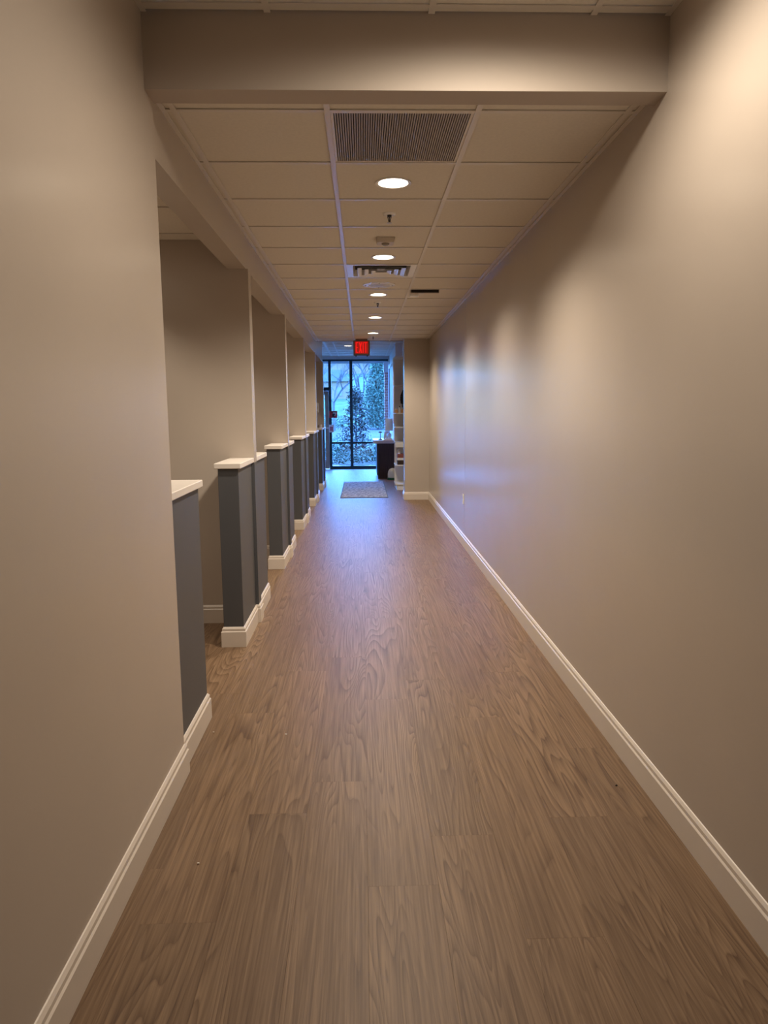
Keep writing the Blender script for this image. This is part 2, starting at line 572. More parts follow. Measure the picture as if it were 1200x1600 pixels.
_tile_cache = {}
def ceiling_grid(z, xs, ys, skip=(), holes=(), plate=None, drop=0.006, tile='tile'):
    """xs, ys: edges of the tile cells; the tee flange faces lie at z, the tile faces drop above it."""
    x0, x1, y0, y1 = plate or (xs[0], xs[-1], ys[0], ys[-1])
    c = obj('ceiling', bx(x0, x1, y0, y1, z + 0.10, z + 0.13), 'plenum', kind='structure')
    cl = world_loc(c)
    for i in range(len(xs) - 1):
        for j in range(len(ys) - 1):
            if (i, j) in skip:
                continue
            a, b_, cc, d = xs[i] + 0.004, xs[i + 1] - 0.004, ys[j] + 0.004, ys[j + 1] - 0.004
            hole = [h for h in holes if a < h[0] < b_ and cc < h[1] < d]
            if hole:
                h = hole[0]
                obj('ceiling_tile', square_hole(B(), a, b_, cc, d, z + drop, z + drop + TILE_T, h[0], h[1], h[2]), tile, c)
                continue
            key = (round(b_ - a, 4), round(d - cc, 4), tile)
            if key not in _tile_cache:
                bm = bx(-key[0] / 2, key[0] / 2, -key[1] / 2, key[1] / 2, 0, TILE_T, bevel=0.0015)
                me = bpy.data.meshes.new('ceiling_tile')
                bmesh.ops.recalc_face_normals(bm, faces=bm.faces)
                bm.to_mesh(me); bm.free()
                me.materials.append(M[tile])
                _tile_cache[key] = me
            o = bpy.data.objects.new('ceiling_tile', _tile_cache[key])
            COL.objects.link(o)
            o.parent = c
            o.location = Vector(((a + b_) / 2, (cc + d) / 2, z + drop)) - cl
    for x in xs[1:-1]:
        obj('main_tee', bx(x - TEE_W / 2, x + TEE_W / 2, ys[0], ys[-1], z, z + 0.004), 'tee', c)
    for y in ys[1:-1]:
        for xa, xb in zip(xs[:-1], xs[1:]):
            e0 = xa + (TEE_W / 2 if xa != xs[0] else 0)
            e1 = xb - (TEE_W / 2 if xb != xs[-1] else 0)
            obj('cross_tee', bx(e0, e1, y - TEE_W / 2, y + TEE_W / 2, z + 0.0005, z + 0.0045), 'tee', c)
    # wall angle
    for xa, xb, ya, yb in ((xs[0], xs[0] + 0.02, ys[0], ys[-1]), (xs[-1] - 0.02, xs[-1], ys[0], ys[-1]), (xs[0] + 0.02, xs[-1] - 0.02, ys[0], ys[0] + 0.02)):
        obj('wall_angle', bx(xa, xb, ya, yb, z + 0.0002, z + 0.003), 'tee', c)
    return c

DL_Y = [4.00, 5.85, 7.68, 9.51, 11.40]
DL_X = 0.177
DL_R = 0.083
BL_X = -1.75
NEAR_Y = [2.15]   # the lamp above the frame that lights the header and the near walls
NEAR_X = 0.46
xs_c = [XB, -0.739, -0.129, 0.481, 1.091, XR]
ys_c = [Y_HEAD1] + [3.078 + 0.61 * k for k in range(16)] + [Y_END]
ceiling_grid(Z_LO, xs_c, ys_c, skip={(2, 1), (2, 6)}, holes=[(DL_X, y, DL_R) for y in DL_Y])
obj('trim_ceiling_end', bx(XB, XR, Y_END, Y_END + 0.03, Z_LO - 0.004, Z_HI + 0.02), 'wall', kind='structure')
# near ceiling
ceiling_grid(Z_HI, [XL, -0.325, 0.265, 0.855, XR], [Y_BACK] + [Y_HEAD0 - 0.045 - 0.61 * k for k in range(9, -1, -1)] + [Y_HEAD0], holes=[(NEAR_X, y, DL_R) for y in NEAR_Y])
# booths
booth_c = [2.90] + PART_Y
for k in range(5):
    ya, yb = (2.90 if k == 0 else PART_Y[k - 1] + PT), PART_Y[k]
    n = 4
    ceiling_grid(2.685, [BOOTH_X, -2.06, -1.45, XB - 0.125], [ya, ya + 0.21, ya + 0.82, ya + 1.43, ya + 2.04, yb], holes=[(BL_X, ya + 0.56, DL_R), (BL_X, yb - 0.56, DL_R)])

# ------------------------------------------------------------------ lights in the ceilings
def downlight(x, y, z, label, power, color, size=148, blend=0.75, group='recessed downlights', off=None):
    t = empty('downlight', (x, y, z), label, 'ceiling light', group)
    zt = z + 0.006
    obj('trim_ring', lathe(B(), x, y, [(0.098, zt - 0.0005), (0.096, zt - 0.006), (0.080, zt - 0.004), (0.079, zt + 0.014), (0.0815, zt + 0.014), (0.0815, zt - 0.0005)], 40, closed=True), 'ring', t, smooth=False)
    obj('lens_%s_offscreen' % off if off else 'lens', lathe(B(), x, y, [(0.0, zt + 0.010), (0.079, zt + 0.010), (0.079, zt + 0.013), (0.0, zt + 0.013)], 40), 'lens', t)
    ld = bpy.data.lights.new('lamp', 'SPOT')
    ld.energy = power
    ld.color = color
    ld.spot_size = math.radians(size)
    ld.spot_blend = blend
    ld.shadow_soft_size = 0.05
    lo = bpy.data.objects.new('lamp_%s_offscreen' % off if off else 'lamp', ld)
    COL.objects.link(lo)
    lo.parent = t
    lo.location = (0, 0, -0.055)
    return t

for i, y in enumerate(DL_Y):
    downlight(DL_X, y, Z_LO, ['round lit downlight next to the return grille', 'round lit downlight between square sensor and supply diffuser', 'round lit downlight just past the round speaker', 'round lit downlight, fourth along the corridor ceiling', 'round lit downlight nearest to the exit sign'][i], LAMP_POWER, WARM)
for i, y in enumerate(NEAR_Y):
    downlight(NEAR_X, y, Z_HI, 'recessed downlight in the higher ceiling before the header', LAMP_POWER * 0.55, WARM, size=176, blend=0.6, off='near_ceiling')
for k in range(5):
    ya, yb = (2.90 if k == 0 else PART_Y[k - 1] + PT), PART_Y[k]
    for y, side in ((ya + 0.56, 'near'), (yb - 0.56, 'lobby')):
        downlight(BL_X, y, 2.685, 'recessed downlight at the %s end of the %s booth' % (side, ORD[k]), BOOTH_POWER, WARM, size=112, blend=0.6, off='booth_%s_%s' % (ORD[k], side))

# return grille: fine bars in a frame
gx0, gx1, gy0, gy1 = -0.129 + 0.012, 0.481 - 0.012, 3.078 + 0.012, 3.688 - 0.012
t = empty('return_air_grille', ((gx0 + gx1) / 2, (gy0 + gy1) / 2, Z_LO), 'square grey return air grille of fine bars behind the header', 'air vent')
b = B()
for a in ((gx0, gx0 + 0.012, gy0, gy1), (gx1 - 0.012, gx1, gy0, gy1), (gx0 + 0.012, gx1 - 0.012, gy0, gy0 + 0.012), (gx0 + 0.012, gx1 - 0.012, gy1 - 0.012, gy1)):
    box(b, *a, Z_LO + 0.004, Z_LO + 0.02)
obj('frame', b, 'tee', t)
obj('backing', bx(gx0, gx1, gy0, gy1, Z_LO + 0.022, Z_LO + 0.024), 'black', t)
b = B()
nb = 56
for i in range(nb):
    x = gx0 + 0.014 + (gx1 - gx0 - 0.028) * (i + 0.5) / nb
    box(b, x - 0.0032, x + 0.0032, gy0 + 0.012, gy1 - 0.012, Z_LO + 0.006, Z_LO + 0.018)
obj('bars', b, 'grille', t, kind='stuff')

# four-way supply diffuser
dx0, dx1, dy0, dy1 = -0.129 + 0.012, 0.481 - 0.012, 3.078 + 0.61 * 5 + 0.012, 3.078 + 0.61 * 6 - 0.012
dcx, dcy = (dx0 + dx1) / 2, (dy0 + dy1) / 2
t = empty('supply_diffuser', (dcx, dcy, Z_LO), 'square four-way supply air diffuser with nested louvres', 'air vent')
def sqring(bm, h0, z0, h1, z1, th=0.002):
    def ring(h, z):
        return [bm.verts.new((dcx + sx * h, dcy + sy * h, z)) for sx, sy in ((-1, -1), (1, -1), (1, 1), (-1, 1))]
    r = [ring(h0, z0), ring(h1, z1), ring(h1 - th, z1 + th), ring(h0 - th, z0 + th)]
    for q in range(4):
        a, b_ = r[q], r[(q + 1) % 4]
        for i in range(4):
            j = (i + 1) % 4
            bm.faces.new((a[i], a[j], b_[j], b_[i]))
    return bm
hw = (dx1 - dx0) / 2
obj('frame', sqring(sqring(B(), hw, Z_LO + 0.004, hw - 0.05, Z_LO + 0.006), hw - 0.05, Z_LO + 0.006, hw - 0.065, Z_LO + 0.06), 'diff', t)
for q, h0 in enumerate((0.205, 0.145, 0.085)):
    obj('louvre', sqring(sqring(B(), h0, Z_LO - 0.006, h0 - 0.012, Z_LO - 0.004), h0 - 0.010, Z_LO - 0.004, h0 - 0.034, Z_LO + 0.004), 'diff', t)
obj('centre_plate', bx(dcx - 0.035, dcx + 0.035, dcy - 0.035, dcy + 0.035, Z_LO + 0.02, Z_LO + 0.023), 'diff', t)
obj('throat', bx(dx0 + 0.02, dx1 - 0.02, dy0 + 0.02, dy1 - 0.02, Z_LO + 0.07, Z_LO + 0.074), 'black', t)

# sprinklers
def sprinkler(x, y, z, label):
    t = empty('sprinkler', (x, y, z), label, 'sprinkler', 'pendent sprinklers')
    zt = z + 0.006
    obj('escutcheon', lathe(B(), x, y, [(0.014, zt), (0.042, zt), (0.040, zt - 0.006), (0.030, zt - 0.013), (0.016, zt - 0.010)], 24, closed=True), 'diff', t)
    obj('body', lathe(B(), x, y, [(0, zt), (0.014, zt - 0.001), (0.013, zt - 0.02), (0, zt - 0.022)], 12), 'dark_metal', t)
    b = B()
    tube(b, (x - 0.011, y, zt - 0.018), (x - 0.003, y, zt - 0.052), 0.0025, 0.0025)
    tube(b, (x + 0.011, y, zt - 0.018), (x + 0.003, y, zt - 0.052), 0.0025, 0.0025)
    tube(b, (x, y, zt - 0.018), (x, y, zt - 0.052), 0.003, 0.003)
    obj('yoke', b, 'dark_metal', t)
    obj('deflector', lathe(B(), x, y, [(0, zt - 0.052), (0.015, zt - 0.053), (0.015, zt - 0.056), (0, zt - 0.056)], 16), 'chrome', t)
sprinkler(0.179, 4.60, Z_LO, 'pendent sprinkler between the first downlight and the square sensor')
sprinkler(0.183, 8.22, Z_LO, 'pendent sprinkler past the downlight beyond the round speaker')
sprinkler(0.186, 11.86, Z_LO, 'pendent sprinkler just before the exit sign')

# motion sensor
sx, sy = 0.175, 5.25
t = empty('motion_sensor', (sx, sy, Z_LO), 'small square beige ceiling sensor with dark round eye', 'sensor')
zt = Z_LO + 0.006
b = B()
for h, z in ((0.066, zt), (0.060, zt - 0.03)):
    pass
r0 = [b.verts.new((sx + a * 0.066, sy + c * 0.066, zt)) for a, c in ((-1, -1), (1, -1), (1, 1), (-1, 1))]
r1 = [b.verts.new((sx + a * 0.058, sy + c * 0.058, zt - 0.034)) for a, c in ((-1, -1), (1, -1), (1, 1), (-1, 1))]
b.faces.new(r0); b.faces.new(r1[::-1])
for i in range(4):
    b.faces.new((r0[i], r0[(i + 1) % 4], r1[(i + 1) % 4], r1[i]))
bmesh.ops.bevel(b, geom=list(b.edges), offset=0.004, segments=2, affect='EDGES')
obj('housing', b, 'sensor', t)
obj('eye', lathe(B(), sx, sy - 0.01, [(0.028, zt - 0.033), (0.026, zt - 0.041), (0.018, zt - 0.046), (0, zt - 0.048)], 20), 'sensor_lens', t, smooth=True)

# speaker
px, py = 0.172, 7.09
t = empty('ceiling_speaker', (px, py, Z_LO), 'round white ceiling speaker with perforated grille', 'speaker')
obj('rim', lathe(B(), px, py, [(0.155, zt), (0.153, zt - 0.006), (0.105, zt - 0.011), (0.100, zt - 0.008), (0.100, zt)], 40, closed=True), 'diff', t)
obj('grille', lathe(B(), px, py, [(0.101, zt - 0.008), (0.06, zt - 0.013), (0, zt - 0.015)], 40), 'speaker', t, smooth=True)
for k in range(4):
    a = math.pi / 4 * (2 * k)
    obj('screw', lathe(B(), px + 0.128 * math.cos(a), py + 0.128 * math.sin(a), [(0.006, zt - 0.008), (0.005, zt - 0.0115), (0, zt - 0.012)], 10), 'dark_metal', t)

# narrow slot vent
lx0, lx1, ly0, ly1 = 0.50, 0.775, 7.40, 7.66
t = empty('slot_vent', ((lx0 + lx1) / 2, ly0, Z_LO), 'narrow dark ceiling slot with a pale lip beside the grid line', 'air vent')
b = B()
prism(b, [(lx0, Z_LO + 0.006), (lx1, Z_LO + 0.006), (lx1, Z_LO - 0.026), (lx0, Z_LO - 0.026)], 7.36, 7.375)
obj('dark_slot', b, 'black', t)
obj('lip', bx(lx0 - 0.008, lx0 + 0.075, 7.40, 7.50, Z_LO - 0.050, Z_LO + 0.006, bevel=0.002), 'diff', t)
obj('hood', bx(lx0 - 0.012, lx1 + 0.006, 7.375, 7.41, Z_LO - 0.030, Z_LO + 0.006, bevel=0.003), 'sensor', t)

# exit sign
ex, ey = -0.003, 12.30
ez0, ez1 = 2.452, 2.700
t = empty('exit_sign', (ex, ey, Z_LO), 'red lit exit sign in a dark housing under the corridor ceiling', 'exit sign')
obj('canopy', bx(ex - 0.10, ex + 0.10, ey - 0.03, ey + 0.03, 2.700, Z_LO + 0.004, bevel=0.003), 'exit_body', t)
b = B()
box(b, ex - 0.138, ex + 0.138, ey - 0.025, ey + 0.025, ez0, ez1, bevel=0.008)
obj('housing', b, 'exit_body', t)
f = obj('face', bx(ex - 0.112, ex + 0.112, ey - 0.029, ey - 0.025, ez0 + 0.030, ez1 - 0.016), 'exit_face', t)
lz0, lz1 = ez0 + 0.045, ez1 - 0.030
yl0, yl1 = ey - 0.033, ey - 0.029
def letter(polys):
    b_ = B()
    for p in polys:
        prism(b_, p, yl0, yl1)
    obj('letter', b_, 'exit_letter', f)
def rect(x0, x1, z0, z1):
    return [(x0, z0), (x1, z0), (x1, z1), (x0, z1)]
st = 0.014
hx = ex - 0.098
zm = (lz0 + lz1) / 2
letter([rect(hx, hx + st, lz0, lz1), rect(hx + st, hx + 0.042, lz1 - st, lz1), rect(hx + st, hx + 0.036, zm - st / 2, zm + st / 2), rect(hx + st, hx + 0.042, lz0, lz0 + st)])
hx += 0.054
letter([[(hx, lz0), (hx + 0.016, lz0), (hx + 0.050, lz1), (hx + 0.034, lz1)], [(hx + 0.034, lz0), (hx + 0.050, lz0), (hx + 0.016, lz1), (hx, lz1)]])
hx += 0.062
letter([rect(hx, hx + st, lz0, lz1)])
hx += 0.026
letter([rect(hx + 0.018, hx + 0.018 + st, lz0, lz1 - st), rect(hx, hx + 0.05, lz1 - st, lz1)])
for s in (-1, 1):
    obj('lamp_head', lathe(B(), ex + s * 0.095, ey, [(0, ez0 - 0.014), (0.014, ez0 - 0.012), (0.016, ez0 + 0.002), (0, ez0 + 0.003)], 14), 'black', t)

# wall outlet on the right wall
t = empty('wall_outlet', (XR, 8.05, 0.47), 'white outlet plate low on the wall by the vertical joint', 'outlet')
obj('plate', bx(XR - 0.006, XR, 8.015, 8.085, 0.47, 0.585, bevel=0.002), 'white', t)
for z in (0.50, 0.545):
    obj('socket', bx(XR - 0.008, XR - 0.0055, 8.035, 8.065, z - 0.012, z + 0.012), 'trim', t)

# crumbs on the floor
for (x, y, dark) in ((-0.735, 3.287, 0), (-0.383, 3.249, 0), (-0.578, 2.271, 0), (1.022, 2.716, 1)):
    b = B()
    r = bmesh.ops.create_icosphere(b, subdivisions=1, radius=0.004)
    for v in b.verts:
        v.co = Vector((v.co.x * random.uniform(0.7, 1.9), v.co.y * random.uniform(0.6, 1.1), v.co.z * random.uniform(0.5, 0.9)))
    zmin = min(v.co.z for v in b.verts)
    bmesh.ops.translate(b, verts=b.verts, vec=(x, y, -zmin))
    lab = 'dark speck on the planks near the right baseboard' if dark else ['pale plaster crumb beside the left baseboard jog', 'pale plaster crumb out on the planks past the near wall end', 'pale plaster crumb on the planks beside the near left wall'][[-0.735, -0.383, -0.578].index(x)]
    obj('debris_crumb', b, 'black' if dark else 'crumb', label=lab, cat='crumb', group='crumbs on the floor')

# ------------------------------------------------------------------ lobby
LOB = -5.6
RW = 0.72
obj('wall_lobby_right', bx(RW, RW + 0.15, 15.62, Y_WIN + 0.06, 0, Z_HI + 0.1), 'lobby_white', kind='structure')
obj('wall_alcove', bx(0.87, 1.02, 12.62, 15.62, 0, Z_HI + 0.1), 'lobby_white', kind='structure')
obj('wall_lobby_left', bx(LOB - 0.12, LOB, 14.60, Y_WIN + 0.06, 0, Z_HI + 0.1), 'lobby_white', kind='structure')
obj('wall_lobby_front', bx(LOB, BOOTH_X, 14.60, 14.72, 0, Z_HI + 0.1), 'lobby_white', kind='structure')
obj('wall_above_window', bx(LOB, RW, Y_WIN, Y_WIN + 0.12, 2.865, Z_HI + 0.1), 'lobby_white', kind='structure')
obj('wall_booth_end_top', bx(BOOTH_X, XB - 0.125, PART_Y[-1], PART_Y[-1] + PT, 2.80, Z_HI + 0.1), 'lobby_white', kind='structure')
ceiling_grid(Z_HI, [XB, -0.60, 0.01, 0.62, 0.87], [Y_END + 0.03] + [12.75 + 0.61 * k for k in range(11)] + [Y_WIN], holes=[(-0.30, 16.1, DL_R)], plate=(BOOTH_X, 1.0, Y_END, Y_WIN))
ceiling_grid(Z_HI, [LOB, -5.48, -4.87, -4.26, -3.65, -3.04, -2.43, -1.82, -1.21, XB], [PART_Y[-1] + PT, 15.19, 15.80, 16.41, 17.02, 17.63, 18.24, 18.85, Y_WIN])
downlight(-0.30, 16.1, Z_HI, 'lit downlight in the lobby ceiling before the window', LOBBY_POWER, (1, 0.80, 0.62), size=150, group='lobby downlights')

# a window-like grey recessed panel with a white surround on the lobby right wall
t = empty('window_2', (RW, 17.6, 1.30), kind='structure')
obj('panel', bx(RW - 0.004, RW - 0.001, 16.35, 18.75, 1.34, 2.60), 'grey_panel', t)
for a in ((16.25, 16.35, 1.24, 2.70), (18.75, 18.85, 1.24, 2.70), (16.35, 18.75, 2.60, 2.70), (16.35, 18.75, 1.24, 1.34)):
    obj('casing', bx(RW - 0.03, RW - 0.001, a[0], a[1], a[2], a[3]), 'white', t)

# storefront window
wf0, wf1 = -0.885, RW
zt_, yt = 2.865, Y_WIN
w = empty('window_1', ((wf0 + wf1) / 2, Y_WIN, 0), kind='structure')
FD0, FD1 = Y_WIN - 0.05, Y_WIN + 0.06
obj('jamb', bx(-0.885, -0.815, FD0, FD1, 0, 2.865), 'frame', w)
obj('jamb', bx(RW - 0.035, RW, FD0, FD1, 0, 2.865), 'lobby_white', w)
obj('mullion', bx(-0.330, -0.255, FD0, FD1, 0, 2.865), 'frame', w)
for (a, c) in ((-0.815, -0.330), (-0.255, RW - 0.035)):
    obj('sill_rail', bx(a, c, FD0, FD1, 0, 0.085), 'frame', w)
    obj('transom', bx(a, c, FD0, FD1, 0.67, 0.725), 'frame', w)
    obj('head_rail', bx(a, c, FD0, FD1, 2.815, 2.865), 'frame', w)
    obj('pane', bx(a, c, Y_WIN, Y_WIN + 0.006, 0.085, 0.67), 'glass', w)
    obj('pane', bx(a, c, Y_WIN, Y_WIN + 0.006, 0.725, 2.815), 'glass', w)
# entrance door with its own frame and transom light
d = empty('door_1', (-1.36, Y_WIN, 0), kind='structure')
obj('frame_head', bx(-1.90, -0.885, FD0, FD1, 2.06, 2.15), 'frame', d)
obj('frame_top', bx(-1.90, -0.885, FD0, FD1, 2.815, 2.865), 'frame', d)
obj('frame_jamb', bx(-1.97, -1.90, FD0, FD1, 0, 2.865), 'frame', d)
obj('pane', bx(-1.90, -0.885, Y_WIN, Y_WIN + 0.006, 2.15, 2.815), 'glass', d)
leaf = obj('stile', bx(-0.985, -0.890, Y_WIN - 0.03, Y_WIN + 0.02, 0.012, 2.055, bevel=0.003), 'door_paint', d)
obj('stile', bx(-1.895, -1.80, Y_WIN - 0.03, Y_WIN + 0.02, 0.012, 2.055, bevel=0.003), 'door_paint', d)
obj('rail', bx(-1.80, -0.985, Y_WIN - 0.03, Y_WIN + 0.02, 0.012, 0.26), 'door_paint', d)
obj('rail', bx(-1.80, -0.985, Y_WIN - 0.03, Y_WIN + 0.02, 1.95, 2.055), 'door_paint', d)
obj('pane', bx(-1.80, -0.985, Y_WIN - 0.006, Y_WIN, 0.26, 1.95), 'glass', d)
obj('push_bar', bx(-1.86, -0.90, Y_WIN - 0.09, Y_WIN - 0.06, 1.07, 1.11, bevel=0.005), 'white', d)
for x in (-0.93, -1.84):
    obj('bar_bracket', bx(x - 0.015, x + 0.015, Y_WIN - 0.062, Y_WIN - 0.029, 1.075, 1.105), 'white', d)
obj('wall_beside_door', bx(LOB, -1.97, Y_WIN, Y_WIN + 0.12, 0, 2.865), 'lobby_white', kind='structure')

# notices on the window
t = empty('red_notice', (-0.775, FD0 - 0.004, 1.355), 'small red and black notice fixed to the window frame', 'sign')
obj('board', bx(-0.885, -0.665, FD0 - 0.006, FD0 - 0.001, 1.355, 1.535), 'red_sign', t)
obj('print', prism(prism(B(), [(-0.80, 1.385), (-0.755, 1.37), (-0.725, 1.40), (-0.715, 1.46), (-0.755, 1.485), (-0.80, 1.45)], FD0 - 0.0075, FD0 - 0.006), rect(-0.825, -0.685, 1.495, 1.515), FD0 - 0.0075, FD0 - 0.006), 'sign_black', t)
obj('stroke', prism(prism(B(), rect(-0.775, -0.700, 1.472, 1.492), FD0 - 0.0085, FD0 - 0.0075), [(-0.715, 1.472), (-0.700, 1.472), (-0.725, 1.40), (-0.740, 1.40)], FD0 - 0.0085, FD0 - 0.0075), 'sign_white', t)
t = empty('white_notice', (-0.83, FD0 - 0.004, 0.975), 'small white notice with pink print under the red notice', 'sign')
obj('board', bx(-0.885, -0.765, FD0 - 0.006, FD0 - 0.001, 0.975, 1.175), 'sign_white', t)
obj('print', bx(-0.868, -0.782, FD0 - 0.0075, FD0 - 0.006, 1.015, 1.125), 'sign_pink', t)

# floor mat
mx0, mx1, my0, my1 = -0.418, 0.445, 12.62, 15.52
t = empty('floor_mat', (0.01, 14.0, 0), 'speckled grey runner mat on the lobby floor', 'mat')
obj('border', bx(mx0, mx1, my0, my1, 0.0, 0.006, bevel=0.002), 'mat_edge', t)
obj('pile', bx(mx0 + 0.02, mx1 - 0.02, my0 + 0.05, my1 - 0.05, 0.006, 0.011, bevel=0.002), 'mat', t)

# reception desk
t = empty('reception_desk', (0.53, 16.8, 0), 'dark walnut reception desk with a pale countertop', 'desk')
obj('body', bx(0.335, RW - 0.003, 16.20, 17.30, 0.0, 0.80, bevel=0.004), 'desk', t)
obj('toe_panel', bx(0.315, 0.335, 16.32, 17.30, 0.07, 0.80), 'desk', t)
obj('countertop', bx(0.232, RW - 0.032, 16.12, 17.40, 0.80, 0.875, bevel=0.006), 'counter', t)
# on the desk
cx, cy, cz = 0.61, 16.55, 0.875
t = empty('table_lamp', (cx, cy, cz), 'table lamp with a pale blue drum shade on the desk', 'lamp')
obj('base', lathe(B(), cx, cy, [(0, cz), (0.06, cz), (0.058, cz + 0.012), (0.03, cz + 0.03), (0.05, cz + 0.07), (0.045, cz + 0.12), (0.014, cz + 0.16), (0, cz + 0.16)], 24), 'ceramic', t, smooth=True)
obj('stem', lathe(B(), cx, cy, [(0, cz + 0.155), (0.008, cz + 0.155), (0.008, cz + 0.30), (0, cz + 0.30)], 12), 'chrome', t)
obj('shade', lathe(B(), cx, cy, [(0.088, cz + 0.20), (0.076, cz + 0.48), (0.073, cz + 0.48), (0.085, cz + 0.20)], 32, closed=True), 'shade', t, smooth=False)
cx, cy = 0.40, 16.4
t = empty('desk_ornament', (cx, cy, cz), 'small dark stand with a flat head on the desk edge', 'ornament')
obj('foot', lathe(B(), cx, cy, [(0, cz), (0.045, cz), (0.042, cz + 0.02), (0.01, cz + 0.028), (0, cz + 0.028)], 20), 'dark_metal', t)
obj('stem', lathe(B(), cx, cy, [(0, cz + 0.026), (0.007, cz + 0.026), (0.007, cz + 0.16), (0, cz + 0.16)], 10), 'dark_metal', t)
obj('head', lathe(B(), cx, cy, [(0, cz + 0.155), (0.04, cz + 0.16), (0.045, cz + 0.175), (0.02, cz + 0.19), (0, cz + 0.192)], 20), 'dark_metal', t)
t = empty('paper_tray', (0.56, 16.28, cz), 'white tray of papers on the desk counter', 'tray')
obj('tray', bx(0.49, 0.66, 16.20, 16.42, cz, cz + 0.018, bevel=0.003), 'white', t)
obj('papers', bx(0.50, 0.65, 16.21, 16.41, cz + 0.018, cz + 0.04), 'paper', t)
t = empty('card_holder', (0.52, 16.50, cz), 'clear folded card standing between stand and lamp', 'card')
b = B()
for s in (-1, 1):
    prism(b, [(0.475, cz), (0.555, cz), (0.535, cz + 0.17), (0.495, cz + 0.17)], 16.50 + s * 0.02, 16.50 + s * 0.02 + 0.004)
obj('leaves', b, 'ceramic', t)

# dome-shaped carrier on the floor in front of the desk
cx, cy = 0.66, 15.98
t = empty('domed_bin', (cx, cy, 0), 'cream domed bin with a dark green base before the desk', 'bin')
obj('base', lathe(B(), cx, cy, [(0, 0), (0.125, 0), (0.125, 0.045), (0.115, 0.05), (0, 0.05)], 28), 'green', t)
obj('dome', lathe(B(), cx, cy, [(0.112, 0.05), (0.112, 0.13), (0.10, 0.19), (0.07, 0.235), (0.03, 0.255), (0, 0.26)], 28), 'cream', t, smooth=True)

# white shelf unit in the alcove
ux0, ux1, uy0, uy1 = 0.622, 0.868, 13.80, 14.45
t = empty('shelf_unit', (0.75, 14.1, 0), 'tall white open shelf unit in the alcove behind the corridor wall', 'shelf')
obj('back_panel', bx(ux1 - 0.018, ux1, uy0, uy1, 0.0, 2.55), 'white', t)
obj('end_panel', bx(ux0 + 0.01, ux1 - 0.018, uy1 - 0.018, uy1, 0.0, 2.55), 'white', t)
for z in (0.10, 0.47, 0.905, 1.20, 1.465, 2.0, 2.53):
    obj('shelf', bx(ux0, ux1 - 0.018, uy0, uy1 - 0.018, z, z + 0.022), 'white', t)
obj('plinth', bx(ux0 + 0.03, ux1 - 0.018, uy0 + 0.02, uy1 - 0.018, 0.0, 0.10), 'white', t)
obj('worktop_edge', bx(ux0, ux1 - 0.018, uy0 - 0.01, uy0, 0.83, 0.905), 'white', t)
# goods on the shelves
def bottle(x, y, z, h, r, m, label, capm='white'):
    t_ = empty('bottle', (x, y, z), label, 'bottle', 'bottles on the white shelves')
    obj('body', lathe(B(), x, y, [(0, z), (r, z), (r, z + h * 0.6), (r * 0.4, z + h * 0.75), (r * 0.4, z + h * 0.85), (0, z + h * 0.85)], 18), m, t_, smooth=False)
    obj('cap', lathe(B(), x, y, [(0, z + h * 0.84), (r * 0.48, z + h * 0.84), (r * 0.48, z + h), (0, z + h)], 14), capm, t_)
z = 1.487
bottle(0.650, 13.86, z, 0.10, 0.030, 'amber', 'short amber bottle at the front edge of the shelf')
bottle(0.712, 13.86, z, 0.13, 0.022, 'white', 'slim white bottle between the amber bottles', 'dark_metal')
bottle(0.765, 13.90, z, 0.10, 0.028, 'amber', 'amber bottle further along beside the white one')
t = empty('black_ornament', (0.785, 14.0, 1.487), 'black curved figurine on the bottle shelf', 'ornament')
b = B()
tube(b, (0.785, 14.0, 1.487), (0.785, 14.0, 1.50), 0.03, 0.03, 12)
tube(b, (0.785, 14.0, 1.50), (0.775, 14.0, 1.66), 0.012, 0.012, 8)
tube(b, (0.775, 14.0, 1.66), (0.78, 14.0, 1.80), 0.035, 0.05, 10)
tube(b, (0.78, 14.0, 1.80), (0.80, 14.0, 1.93), 0.05, 0.018, 10)
tube(b, (0.775, 14.0, 1.70), (0.74, 14.0, 1.75), 0.02, 0.02, 8)
obj('figure', b, 'black', t)
t = empty('product_box', (0.75, 13.95, 0.492), 'red-brown boxes with white lid on the lower shelf', 'box')
obj('carton', bx(0.665, 0.835, 13.84, 14.10, 0.492, 0.58), 'desk', t)
obj('tray', bx(0.66, 0.84, 13.83, 14.11, 0.58, 0.625), 'white', t)
obj('lid', bx(0.665, 0.835, 13.84, 14.10, 0.625, 0.70), 'redbrown', t)
bottle(0.70, 13.95, 0.70, 0.11, 0.03, 'white', 'squat white bottle on top of the red-brown box')

